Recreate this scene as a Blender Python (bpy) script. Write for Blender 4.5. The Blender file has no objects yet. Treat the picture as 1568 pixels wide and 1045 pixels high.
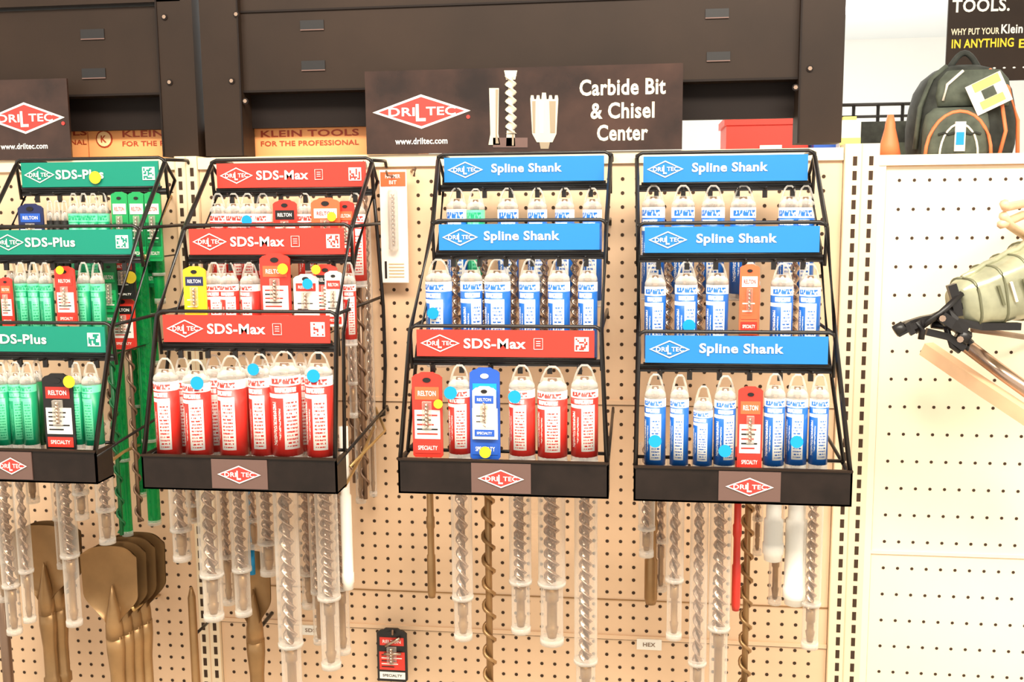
import bpy, math, random
from mathutils import Vector, Matrix
random.seed(7)
scene = bpy.context.scene
try:
    scene.view_settings.view_transform = 'Standard'
except Exception:
    pass
# ------------------------------------------------------------------ camera
CAM_D, CAM_Z = 1.85, 1.60
YAW, PITCH, ROLL = math.radians(7.3), math.radians(7.5), math.radians(-0.5)
C = Vector((0, -CAM_D, CAM_Z))
R = Matrix.Rotation(YAW, 3, 'Z') @ Matrix.Rotation(math.pi/2-PITCH, 3, 'X') @ Matrix.Rotation(ROLL, 3, 'Z')
cam = bpy.data.objects.new('camera', bpy.data.cameras.new('camera'))
scene.collection.objects.link(cam)
cam.matrix_world = Matrix.Translation(C) @ R.to_4x4()
cam.data.sensor_width = 36; cam.data.lens = 35; cam.data.clip_start = 0.05
scene.camera = cam
F = 1524.0
def P(u, v, y):
    """survey helper: photo measurement -> world point on the vertical plane at depth y"""
    d = R @ Vector(((u-784)/F, -(v-522.5)/F, -1))
    return C + d*((y-C.y)/d.y)
def X(u, v, y): return P(u, v, y).x
def Z(u, v, y): return P(u, v, y).z
def WD(u, v, y, w): return P(u+w/2, v, y).x - P(u-w/2, v, y).x

# ------------------------------------------------------------------ materials
MATS = {}
def mat(name, col, rough=0.5, metal=0.0, emit=0, noise=0.0, nscale=20, spec=0.5):
    m = bpy.data.materials.new(name); m.use_nodes = True
    nt = m.node_tree; bs = nt.nodes['Principled BSDF']
    bs.inputs['Base Color'].default_value = (*col, 1)
    bs.inputs['Roughness'].default_value = rough
    bs.inputs['Metallic'].default_value = metal
    bs.inputs['Specular IOR Level'].default_value = spec
    if noise:
        tc = nt.nodes.new('ShaderNodeTexCoord'); n = nt.nodes.new('ShaderNodeTexNoise')
        n.inputs['Scale'].default_value = nscale; n.inputs['Detail'].default_value = 5
        r = nt.nodes.new('ShaderNodeValToRGB')
        r.color_ramp.elements[0].position = 0.3; r.color_ramp.elements[1].position = 0.7
        r.color_ramp.elements[0].color = (*[c*(1-noise) for c in col], 1)
        r.color_ramp.elements[1].color = (*[min(1, c*(1+noise)) for c in col], 1)
        nt.links.new(tc.outputs['Object'], n.inputs['Vector'])
        nt.links.new(n.outputs['Fac'], r.inputs['Fac'])
        nt.links.new(r.outputs['Color'], bs.inputs['Base Color'])
    if emit:
        bs.inputs['Emission Color'].default_value = (*col, 1)
        bs.inputs['Emission Strength'].default_value = emit
    MATS[name] = m
    return m
mat('peg_tan', (0.80, 0.55, 0.35), 0.55, noise=0.07, nscale=3)
mat('peg_cream', (0.92, 0.80, 0.61), 0.5, noise=0.03, nscale=3)
mat('rail_cream', (0.88, 0.72, 0.50), 0.45)
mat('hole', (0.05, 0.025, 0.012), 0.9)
mat('brown_steel', (0.026, 0.0145, 0.009), 0.5, noise=0.2, nscale=5, spec=0.22)
mat('brown_dark', (0.011, 0.006, 0.0045), 0.6, spec=0.2)
mat('tray_brown', (0.015, 0.009, 0.007), 0.4, noise=0.3, nscale=30, spec=0.3)
mat('black', (0.010, 0.008, 0.008), 0.4)
mat('black_wire', (0.012, 0.009, 0.008), 0.3)
mat('white', (0.9, 0.87, 0.81), 0.5)
mat('cream_print', (0.85, 0.73, 0.54), 0.5)
mat('icon_light', (0.72, 0.62, 0.47), 0.35, 0.2)
mat('icon_mid', (0.36, 0.28, 0.19), 0.35, 0.2)
mat('blue_sign', (0.015, 0.20, 0.56), 0.35)
mat('red_sign', (0.60, 0.04, 0.025), 0.35)
mat('green_sign', (0.0, 0.235, 0.155), 0.35)
mat('board', (0.040, 0.018, 0.012), 0.22, noise=0.65, nscale=9)
mat('plaque', (0.15, 0.085, 0.07), 0.35)
mat('logo_red', (0.68, 0.045, 0.035), 0.4)
mat('red', (0.70, 0.04, 0.025), 0.35)
mat('darkred', (0.42, 0.03, 0.02), 0.4)
mat('redorange', (0.80, 0.14, 0.05), 0.35)
mat('yellow', (0.90, 0.64, 0.02), 0.5)
mat('dot_blue', (0.0, 0.32, 0.74), 0.5)
mat('blue', (0.02, 0.10, 0.50), 0.35)
mat('navy', (0.015, 0.022, 0.09), 0.35)
mat('green', (0.01, 0.33, 0.09), 0.35)
mat('green_dark', (0.005, 0.14, 0.04), 0.35)
mat('steel', (0.50, 0.35, 0.26), 0.22, 0.85)
mat('steel_d', (0.24, 0.15, 0.10), 0.35, 0.6)
mat('bronze', (0.33, 0.19, 0.08), 0.35, 0.55, noise=0.2, nscale=15)
mat('brass', (0.55, 0.36, 0.14), 0.3, 0.6)
mat('orange_box', (1.0, 0.42, 0.15), 0.5, noise=.06, nscale=8)
mat('orange_print', (0.42, 0.05, 0.012), 0.5)
mat('orange_light', (1.0, 0.66, 0.34), 0.5)
mat('cone_orange', (0.92, 0.24, 0.09), 0.5)
mat('whiteplastic', (0.92, 0.87, 0.78), 0.45)
mat('olive', (0.40, 0.40, 0.27), 0.22, 0.35, noise=0.3, nscale=22)
mat('olive_dark', (0.17, 0.17, 0.10), 0.35, 0.2)
mat('pack_black', (0.032, 0.036, 0.030), 0.8, noise=0.5, nscale=30)
mat('pack_grey', (0.09, 0.105, 0.08), 0.8, noise=0.35, nscale=30)
mat('tag_yellow', (0.80, 0.76, 0.18), 0.5)
mat('wood', (0.78, 0.50, 0.30), 0.5, noise=0.1)
mat('wall_paint', (0.86, 0.87, 0.84), 0.8)
mat('ceil_paint', (0.86, 0.90, 0.92), 0.8)
mat('floor_tile', (0.5, 0.44, 0.36), 0.4, noise=0.1)
mat('lamp', (1, 0.98, 0.94), 0.5, emit=4)

def clear(name, tint, base, refl, edge=.75):
    m = bpy.data.materials.new(name); m.use_nodes = True
    nt = m.node_tree; nt.nodes.clear()
    out = nt.nodes.new('ShaderNodeOutputMaterial'); mx = nt.nodes.new('ShaderNodeMixShader')
    t = nt.nodes.new('ShaderNodeBsdfTransparent'); t.inputs[0].default_value = (*tint, 1)
    p = nt.nodes.new('ShaderNodeBsdfPrincipled'); p.inputs['Base Color'].default_value = (*refl, 1)
    p.inputs['Roughness'].default_value = 0.08
    lw = nt.nodes.new('ShaderNodeLayerWeight'); lw.inputs[0].default_value = 0.3
    ma = nt.nodes.new('ShaderNodeMath'); ma.operation = 'MULTIPLY_ADD'
    ma.inputs[1].default_value = edge; ma.inputs[2].default_value = base; ma.use_clamp = True
    nt.links.new(lw.outputs['Facing'], ma.inputs[0]); nt.links.new(ma.outputs[0], mx.inputs[0])
    nt.links.new(t.outputs[0], mx.inputs[1]); nt.links.new(p.outputs[0], mx.inputs[2])
    nt.links.new(mx.outputs[0], out.inputs[0]); MATS[name] = m
clear('clear', (0.99, 0.97, 0.94), 0.085, (0.93, 0.86, 0.77), .85)
clear('clear_cap', (0.96, 0.94, 0.91), 0.26, (0.92, 0.88, 0.82), .6)
clear('clear_green', (0.20, 0.80, 0.35), 0.40, (0.01, 0.38, 0.10))
clear('clear_red', (0.95, 0.35, 0.2), 0.4, (0.9, 0.2, 0.08))

def label(name, col, white=(0.92, 0.89, 0.84)):
    m = bpy.data.materials.new(name); m.use_nodes = True
    nt = m.node_tree; bs = nt.nodes['Principled BSDF']; bs.inputs['Roughness'].default_value = 0.35
    uv = nt.nodes.new('ShaderNodeUVMap'); sp = nt.nodes.new('ShaderNodeSeparateXYZ')
    nt.links.new(uv.outputs[0], sp.inputs[0])
    U, V = sp.outputs[0], sp.outputs[1]
    def M(op, a, b=0.0):
        n = nt.nodes.new('ShaderNodeMath'); n.operation = op
        for i, q in enumerate((a, b)):
            if isinstance(q, (int, float)): n.inputs[i].default_value = q
            else: nt.links.new(q, n.inputs[i])
        return n.outputs[0]
    def rng(q, lo, hi): return M('MULTIPLY', M('GREATER_THAN', q, lo), M('LESS_THAN', q, hi))
    def nz(sx, sy, th):
        n = nt.nodes.new('ShaderNodeTexNoise'); n.inputs['Scale'].default_value = 1.0; n.inputs['Detail'].default_value = 1
        mp = nt.nodes.new('ShaderNodeMapping'); mp.inputs['Scale'].default_value = (sx, sy, 1)
        nt.links.new(uv.outputs[0], mp.inputs[0]); nt.links.new(mp.outputs[0], n.inputs['Vector'])
        return M('GREATER_THAN', n.outputs['Fac'], th)
    txt = nz(70, 60, .48); txt2 = nz(110, 14, .46)
    solid = M('MAXIMUM', rng(V, 0.78, 0.88), M('MAXIMUM', M('LESS_THAN', V, 0.09), M('MULTIPLY', rng(U, 0.12, 0.475), M('LESS_THAN', V, 0.73))))
    solid = M('MAXIMUM', solid, M('MULTIPLY', M('GREATER_THAN', U, 0.645), M('LESS_THAN', V, 0.78)))
    big = M('MULTIPLY', M('MULTIPLY', rng(U, 0.35, 0.395), rng(V, 0.14, 0.68)), txt)
    big = M('MAXIMUM', big, M('MULTIPLY', M('MULTIPLY', rng(U, 0.42, 0.44), rng(V, 0.2, 0.6)), txt))
    band = M('MULTIPLY', M('MULTIPLY', rng(V, 0.80, 0.86), rng(U, 0.38, 0.62)), txt2)
    small = M('MULTIPLY', M('MULTIPLY', rng(U, 0.50, 0.62), rng(V, 0.12, 0.71)),
              M('MULTIPLY', M('GREATER_THAN', M('FRACT', M('MULTIPLY', V, 22)), 0.5), txt2))
    bar = M('MULTIPLY', rng(V, 0.90, 0.97), M('MULTIPLY', rng(U, 0.34, 0.66), nz(50, 20, .42)))
    mask = M('MAXIMUM', M('MULTIPLY', solid, M('SUBTRACT', 1.0, M('MAXIMUM', big, band))), M('MAXIMUM', small, bar))
    mx = nt.nodes.new('ShaderNodeMix'); mx.data_type = 'RGBA'
    nt.links.new(mask, mx.inputs[0]); mx.inputs[6].default_value = (*white, 1); mx.inputs[7].default_value = (*col, 1)
    nt.links.new(mx.outputs[2], bs.inputs['Base Color']); MATS[name] = m
label('label_blue', (0.012, 0.13, 0.50))
label('label_red', (0.70, 0.035, 0.025))
label('label_green', (0.005, 0.30, 0.13), (0.13, 0.62, 0.34))

# ------------------------------------------------------------------ mesh builder
_tc = {}
def glyphs(s, off):
    k = (s, off)
    if k in _tc: return _tc[k]
    cu = bpy.data.curves.new('t', 'FONT'); cu.body = s; cu.resolution_u = 3; cu.offset = off; cu.space_character = 1.0+off*2.2
    ob = bpy.data.objects.new('t', cu); scene.collection.objects.link(ob)
    bpy.context.view_layer.update()
    me = ob.to_mesh()
    vs = [v.co.copy() for v in me.vertices]; fs = [tuple(p.vertices) for p in me.polygons]
    ob.to_mesh_clear(); bpy.data.objects.remove(ob); bpy.data.curves.remove(cu)
    if vs:
        x0 = min(v.x for v in vs); x1 = max(v.x for v in vs); y0 = min(v.y for v in vs); y1 = max(v.y for v in vs)
        vs = [((v.x-x0)/(x1-x0)-.5, (v.y-y0)/(y1-y0)-.5) for v in vs]
    _tc[k] = (vs, fs); return _tc[k]

class B:
    def __init__(s): s.v = []; s.f = []; s.m = []; s.sm = []; s.uv = []
    def add(s, vs, fs, m, smooth=False, uvs=None):
        o = len(s.v); s.v += [tuple(q) for q in vs]
        for i, f in enumerate(fs):
            s.f.append([o+k for k in f]); s.m.append(m[i] if isinstance(m, list) else m); s.sm.append(smooth)
            s.uv.append(uvs[i] if uvs else [(0, 0)]*len(f))
    def box(s, a, b, m):
        x0, x1 = sorted((a[0], b[0])); y0, y1 = sorted((a[1], b[1])); z0, z1 = sorted((a[2], b[2]))
        s.add([(x0,y0,z0),(x1,y0,z0),(x1,y1,z0),(x0,y1,z0),(x0,y0,z1),(x1,y0,z1),(x1,y1,z1),(x0,y1,z1)],
              [(0,3,2,1),(4,5,6,7),(0,1,5,4),(1,2,6,5),(2,3,7,6),(3,0,4,7)], m)
    def tube(s, pts, r, m, n=6, radii=None):
        pts = [Vector(p) for p in pts]; vs = []; N = len(pts)
        for i, p in enumerate(pts):
            t = (pts[min(i+1, N-1)]-pts[max(i-1, 0)]).normalized()
            a = Vector((0,0,1)) if abs(t.z) < 0.9 else Vector((0,1,0))
            x = t.cross(a).normalized(); y = t.cross(x).normalized(); rr = radii[i] if radii else r
            for k in range(n):
                an = 2*math.pi*(k+.5)/n; vs.append(p+(x*math.cos(an)+y*math.sin(an))*rr)
        fs = [(i*n+k, i*n+(k+1)%n, (i+1)*n+(k+1)%n, (i+1)*n+k) for i in range(N-1) for k in range(n)]
        fs += [tuple(range(n))[::-1], tuple((N-1)*n+k for k in range(n))]
        s.add(vs, fs, m, n > 4)
    def lathe(s, x, y, prof, m, n=14, cap=True, rot=0.0, sy=1.0):
        vs = []; N = len(prof); z0 = prof[-1][1]; z1 = prof[0][1]
        for r, z in prof:
            for k in range(n):
                an = 2*math.pi*k/n + math.pi/2 + rot
                vs.append((x+r*math.cos(an), y+r*sy*math.sin(an), z))
        fs = []; uvs = []; ms = []
        for i in range(N-1):
            for k in range(n):
                fs.append((i*n+k, (i+1)*n+k, (i+1)*n+(k+1)%n, i*n+(k+1)%n))
                va = (prof[i][1]-z0)/(z1-z0+1e-9); vb = (prof[i+1][1]-z0)/(z1-z0+1e-9)
                uvs.append([(k/n, va), (k/n, vb), ((k+1)/n, vb), ((k+1)/n, va)])
                ms.append(m[i] if isinstance(m, list) else m)
        if cap:
            fs += [tuple(range(n)), tuple((N-1)*n+k for k in range(n))[::-1]]
            uvs += [[(0, .98)]*n, [(0, .01)]*n]; ms += [ms[0], ms[-1]]
        s.add(vs, fs, ms, True, uvs)
    def prism(s, poly, y0, y1, m):
        n = len(poly); vs = [(p[0], y0, p[1]) for p in poly]+[(p[0], y1, p[1]) for p in poly]
        fs = [tuple(range(n)), tuple(range(n, 2*n))[::-1]]+[(i, n+i, n+(i+1) % n, (i+1) % n) for i in range(n)]
        s.add(vs, fs, m)
    def disc(s, x, y, z, r, m, n=16, sz=1.0):
        s.prism([(x+r*math.cos(2*math.pi*k/n), z+r*sz*math.sin(2*math.pi*k/n)) for k in range(n)], y-.0008, y, m)
    def text(s, t, x, y, z, w, h, m, off=0.02):
        vs, fs = glyphs(t, off)
        s.add([(x+a*w, y, z+b*h) for a, b in vs], fs, m)
    def twist(s, x, y, z0, z1, r, pitch, m, flat=0.45, n=10, phase=0, sy=1.0):
        rows = max(2, int((z0-z1)/pitch*10)); vs = []
        for i in range(rows+1):
            z = z0+(z1-z0)*i/rows; a0 = phase+2*math.pi*(z0-z)/pitch
            for k in range(n):
                a = 2*math.pi*k/n; px = r*math.cos(a); py = r*flat*math.sin(a)
                vs.append((x+px*math.cos(a0)-py*math.sin(a0), y+sy*(px*math.sin(a0)+py*math.cos(a0)), z))
        fs = [(i*n+k, (i+1)*n+k, (i+1)*n+(k+1)%n, i*n+(k+1)%n) for i in range(rows) for k in range(n)]
        fs += [tuple(range(n)), tuple(rows*n+k for k in range(n))[::-1]]
        s.add(vs, fs, m, True)
    def loft(s, secs, m, n=24):
        vs = []
        for c, a, b, e in secs:
            for k in range(n):
                t = 2*math.pi*k/n; ct, st = math.cos(t), math.sin(t)
                vs.append(Vector(c)+Vector(a)*math.copysign(abs(ct)**e, ct)+Vector(b)*math.copysign(abs(st)**e, st))
        N = len(secs)
        fs = [(i*n+k, (i+1)*n+k, (i+1)*n+(k+1)%n, i*n+(k+1)%n) for i in range(N-1) for k in range(n)]
        fs += [tuple(range(n)), tuple((N-1)*n+k for k in range(n))[::-1]]
        s.add(vs, fs, m, True)
    def done(s, name, parent=None):
        me = bpy.data.meshes.new(name); me.from_pydata(s.v, [], s.f)
        names = []
        for q in s.m:
            if q not in names: names.append(q)
        for q in names: me.materials.append(MATS[q])
        ix = {q: i for i, q in enumerate(names)}
        ul = me.uv_layers.new(name='UVMap')
        for i, p in enumerate(me.polygons):
            p.material_index = ix[s.m[i]]; p.use_smooth = s.sm[i]
            for k in range(p.loop_total): ul.data[p.loop_start+k].uv = s.uv[i][k]
        me.validate(); me.update()
        ob = bpy.data.objects.new(name, me); scene.collection.objects.link(ob)
        if parent: ob.parent = parent
        return ob

def logo(b, x, y, z, w, h, fill=None, line='white', txt='white'):
    th = 0.09
    o = [(x-w/2, z), (x, z-h/2), (x+w/2, z), (x, z+h/2)]
    i = [(x-w/2*(1-th*1.3), z), (x, z-h/2*(1-th*1.6)), (x+w/2*(1-th*1.3), z), (x, z+h/2*(1-th*1.6))]
    b.add([(p[0], y, p[1]) for p in o+i], [(k, (k+1) % 4, 4+(k+1) % 4, 4+k) for k in range(4)], line)
    if fill: b.add([(p[0], y+.0002, p[1]) for p in o], [(0, 1, 2, 3)], fill)
    b.text('DRI', x-w*.20, y-.0004, z, w*.27, h*.25, txt, .02)
    b.text('L', x-w*.005, y-.0004, z-h*.03, w*.10, h*.50, txt, .02)
    b.text('TEC', x+w*.20, y-.0004, z+h*.01, w*.30, h*.25, txt, .02)

# ------------------------------------------------------------------ room shell
b = B(); b.box((-5, -5, -0.05), (6, 9, 0), 'floor_tile'); b.done('floor')
b = B(); b.box((-5, -5, 3.3), (6, 9, 3.35), 'ceil_paint'); b.done('ceiling')
b = B(); b.box((-5, 9, 0), (6, 9.1, 3.3), 'wall_paint'); b.done('wall_back')

# ------------------------------------------------------------------ pegboard gondola bays
ZT = Z(800, 234, 0); ZR = Z(1450, 240, 0)
XL = X(300, 500, 0); XR = X(1302, 500, 0)
def holes(b, x0, x1, z0, z1, dx, dz, y, r=.0030):
    x = x0
    while x < x1:
        z = z1
        while z > z0:
            b.add([(x+r*math.cos(math.pi*k/4), y, z+r*math.sin(math.pi*k/4)) for k in range(8)], [tuple(range(8))], 'hole')
            z -= dz
        x += dx
b = B(); b.box((XL-1.22, 0, .12), (XL-.023, .012, ZT-.01), 'peg_tan')
holes(b, XL-.75, XL-.03, .62, ZT-.05, .0254, .0254, -.0006, .0035)
b.box((XL-1.22, -.006, ZT-.022), (XL-.023, .03, ZT), 'rail_cream'); b.done('pegboard_panel')
b = B(); b.box((XL+.023, 0, .12), (XR-.023, .012, ZT-.01), 'peg_tan')
holes(b, XL+.045, XR-.03, .62, ZT-.05, .0254, .0254, -.0006, .0035)
b.box((XL+.023, -.006, ZT-.022), (XR-.023, .03, ZT), 'rail_cream')
for v in (614, 968):
    zz = Z(780, v, 0); b.box((XL+.023, -.0035, zz-.004), (XR-.023, 0, zz+.004), 'peg_tan')
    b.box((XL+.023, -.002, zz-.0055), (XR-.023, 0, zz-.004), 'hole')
zz = Z(780, 912, 0); b.box((XL+.023, -.002, zz-.001), (XR-.023, 0, zz+.001), 'bronze')
b.done('pegboard_panel')
X2 = X(1335, 500, 0)
b = B(); b.box((X2, 0, .12), (X2+1.22, .012, ZR), 'peg_cream')
holes(b, X(1376, 300, 0), X2+.7, .62, ZR-.040, .0254, .0508, -.0006)
b.box((X2, -.010, ZR-.014), (X2+1.22, .03, ZR+.004), 'peg_cream')
b.box((X2, -.008, .12), (X2+.012, 0, ZR), 'peg_cream')
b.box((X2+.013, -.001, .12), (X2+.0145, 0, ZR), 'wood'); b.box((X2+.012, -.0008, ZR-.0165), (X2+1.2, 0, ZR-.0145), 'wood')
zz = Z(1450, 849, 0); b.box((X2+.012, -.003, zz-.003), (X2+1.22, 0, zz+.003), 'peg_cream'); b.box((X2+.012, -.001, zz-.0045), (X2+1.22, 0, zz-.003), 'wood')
b.done('pegboard_panel')
def upright(xc, w, cols, ztop):
    b = B(); b.box((xc-w/2, -.009, 0), (xc+w/2, .036, ztop), 'rail_cream')
    b.box((xc-w/2, -.010, 0), (xc-w/2+.0015, -.009, ztop), 'peg_tan'); b.box((xc-.001, -.0098, 0), (xc+.001, -.009, ztop), 'peg_tan')
    for cx in cols:
        z = ztop-.03
        while z > .5:
            b.box((cx-.0036, -.0096, z-.008), (cx+.0036, -.009, z+.008), 'hole'); z -= .0254
    b.done('gondola_upright')
upright(XL, .044, (XL-.012, XL+.012), ZT+.003)
upright((XR-.022+X2)/2, X2-XR+.022, (XR-.004, X2-.014), ZT+.006)
b = B(); b.box((-2.2, .04, 0), (2, .5, .115), 'brown_steel'); b.box((-2.2, .085, ZT-.022), (X2, .5, ZT), 'rail_cream')
b.box((-2.2, .46, .115), (X2, .5, ZT-.022), 'peg_tan'); b.done('gondola_base')

# ------------------------------------------------------------------ dark steel beams above
def bolt(b, u, v, y, r=.006):
    p = P(u, v, y); b.disc(p.x, y, p.z, r, 'brown_dark'); b.disc(p.x, y-.002, p.z, r*.65, 'steel', 6)
def slot(b, u, v, y, w=36, h=13):
    p = P(u, v, y); ww = WD(u, v, y, w); hh = ww*h/w
    b.box((p.x-ww/2, y-.0015, p.z-hh/2), (p.x+ww/2, y, p.z+hh/2), 'black')
    b.box((p.x-ww/2, y-.002, p.z-hh/2-.002), (p.x+ww/2, y-.0008, p.z-hh/2), 'plaque')
ZTOP = ZT+.42
b = B(); y = 0.03
zb = Z(175, 147, y); x1 = X(247, 100, y)
b.box((-2.1, y, zb), (x1, y+.04, Z(100, 14, y)), 'brown_steel')
b.box((-2.1, y-.004, zb), (x1, y, zb+.004), 'brown_dark')
b.box((-2.1, y-.012, Z(100, 10, y)), (x1+.05, y+.04, ZTOP), 'brown_steel')
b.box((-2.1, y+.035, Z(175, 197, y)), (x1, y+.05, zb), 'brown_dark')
xe = X(302, 100, y)
b.box((x1, y-.012, ZT+.004), (xe, y+.045, ZTOP), 'brown_steel'); b.box((x1, y-.014, ZT+.004), (x1+.003, y-.012, ZTOP), 'brown_dark')
for q in ((252, 26), (260, 126)): bolt(b, *q, y-.013)
for q in ((142, 52), (144, 112)): slot(b, *q, y-.0005)
b.done('steel_shelf_beam')
b = B()
xa = X(313, 100, y); xb = X(372, 100, y); xc = X(1222, 100, y); xd = X(1290, 100, y)
zb = Z(800, 132, y)
b.box((xb, y, zb), (xc, y+.04, ZTOP), 'brown_steel')
b.box((xb, y-.004, zb), (xc, y, zb+.004), 'brown_dark')
b.box((xb, y-.003, Z(800, 5, y)), (xc, y, Z(800, 2, y)), 'brown_dark')
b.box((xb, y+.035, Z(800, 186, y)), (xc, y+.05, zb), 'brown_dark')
b.box((xa, y-.012, ZT+.004), (xb, y+.045, ZTOP), 'brown_steel'); b.box((xb-.003, y-.014, ZT+.004), (xb, y-.012, ZTOP), 'brown_dark')
b.box((xc, y-.012, ZT+.010), (xd, y+.045, ZTOP), 'brown_steel'); b.box((xc, y-.014, ZT+.010), (xc+.003, y-.012, ZTOP), 'brown_dark')
for q in ((362, 22), (355, 124), (376, 155), (1240, 105), (1218, 134)): bolt(b, *q, y-.013)
for q in ((478, 38), (480, 100), (1098, 20), (1100, 86)): slot(b, *q, y-.0005)
b.done('steel_shelf_beam')

def obox(u0, u1, v0, v1, y, lx, rounds):
    b = B(); x0 = X(u0, 215, y); x1 = X(u1, 215, y); z1 = Z(u0, v0, y); z0 = ZT+.0005
    b.box((x0, y, z0), (x1, y+.10, z1), 'orange_box')
    b.box((x0, y-.0006, z0), (x1, y, z0+.006), 'orange_light'); b.box((x0, y-.0006, z1-.003), (x1, y, z1), 'orange_light')
    for lu, lw in lx:
        zc = P(lu, 204, y-.001)
        b.text('KLEIN TOOLS', zc.x, y-.001, zc.z, WD(lu, 204, y, lw), .013, 'orange_print', .02)
        zc = P(lu, 219, y-.001)
        b.text('FOR THE PROFESSIONAL', zc.x, y-.001, zc.z, WD(lu, 204, y, lw), .010, 'orange_print', .02)
    for ru in rounds:
        p = P(ru, 213, y); b.disc(p.x, y, p.z, .018, 'orange_print'); b.disc(p.x, y-.001, p.z, .015, 'orange_light'); b.text('K', p.x, y-.003, p.z, .012, .014, 'orange_print', .02)
    b.done('cardboard_box')
obox(-90, 134, 196, 238, .088, ((60, 145),), ())
obox(136, 344, 196, 238, .088, ((262, 150),), (160,))
obox(346, 640, 190, 234, .088, ((474, 150),), (368,))

def frame_sign(name, u0, u1, v0, y, full):
    b = B(); x0 = X(u0, 170, y); x1 = X(u1, 170, y); zc = (u0+u1)/2
    z0 = ZT+.001; z1 = Z(zc, v0, y)
    b.box((x0, y, z0), (x1, y+.005, z1), 'board')
    f = y-.0008
    if full:
        p = P(645, 171, f); logo(b, p.x, f, p.z, WD(645, 171, f, 150), .062, 'logo_red')
        p = P(717, 179, f); b.disc(p.x, f, p.z, .0035, 'logo_red')
        p = P(645, 216, f); b.text('www.driltec.com', p.x, f, p.z, WD(645, 216, f, 80), .0115, 'white', .02)
        for t, u, v, w in (('Carbide Bit', 953, 133, 132), ('& Chisel', 953, 169, 98), ('Center', 953, 203, 78)):
            p = P(u, v, f); b.text(t, p.x, f, p.z, WD(u, v, f, w), .029, 'cream_print', .026)
        def poly(pts, m, k_=0):
            q = [P(a, c, f) for a, c in pts]; b.prism([(k.x, k.z) for k in q], f-.0006-.0004*k_, f+.0006, m)
        poly([(749, 135), (764, 135), (763, 205), (766, 222), (748, 222), (751, 205)], 'icon_light')
        poly([(759, 137), (763, 137), (761, 205), (764, 220), (759, 220)], 'icon_mid', 1)
        p = P(782, 116, f); q = P(782, 205, f)
        b.twist(p.x, f-.001, p.z, q.z, WD(782, 150, f, 19)/2, .03, 'icon_light', .35, sy=.25)
        poly([(772, 108), (792, 108), (789, 122), (775, 122)], 'cream_print')
        poly([(776, 200), (788, 200), (789, 224), (775, 224)], 'icon_light'); poly([(784, 202), (787, 202), (787, 223), (784, 223)], 'icon_mid', 1)
        poly([(755, 211), (808, 211), (808, 226), (755, 226)], 'plaque')
        poly([(812, 152), (855, 152), (852, 205), (815, 205)], 'icon_light')
        poly([(815, 205), (852, 205), (846, 218), (822, 218)], 'icon_light')
        poly([(826, 218), (842, 218), (840, 228), (828, 228)], 'icon_mid')
        for a in (812, 821, 840, 849): poly([(a, 152), (a+1, 146), (a+5, 146), (a+6, 152)], 'icon_light')
        poly([(829, 152), (830, 142), (836, 142), (837, 152)], 'icon_light')
        for a, w_ in ((815, 5), (841, 10)): poly([(a, 155), (a+w_, 155), (a+w_*.9, 204), (a+w_*.1+.5, 204)], 'icon_mid', 1)
        poly([(826, 156), (832, 156), (832, 204), (827, 204)], 'white', 1)
    else:
        p = P(38, 181, f); logo(b, p.x, f, p.z, WD(38, 181, f, 122), .060, 'logo_red')
        p = P(97, 189, f); b.disc(p.x, f, p.z, .0035, 'logo_red')
        p = P(37, 224, f); b.text('www.driltec.com', p.x, f, p.z, WD(37, 216, f, 72), .011, 'white', .02)
    b.done(name)
frame_sign('header_sign', 560, 1045, 103, -.012, True)
frame_sign('header_sign', -60, 105, 122, -.012, False)

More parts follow.
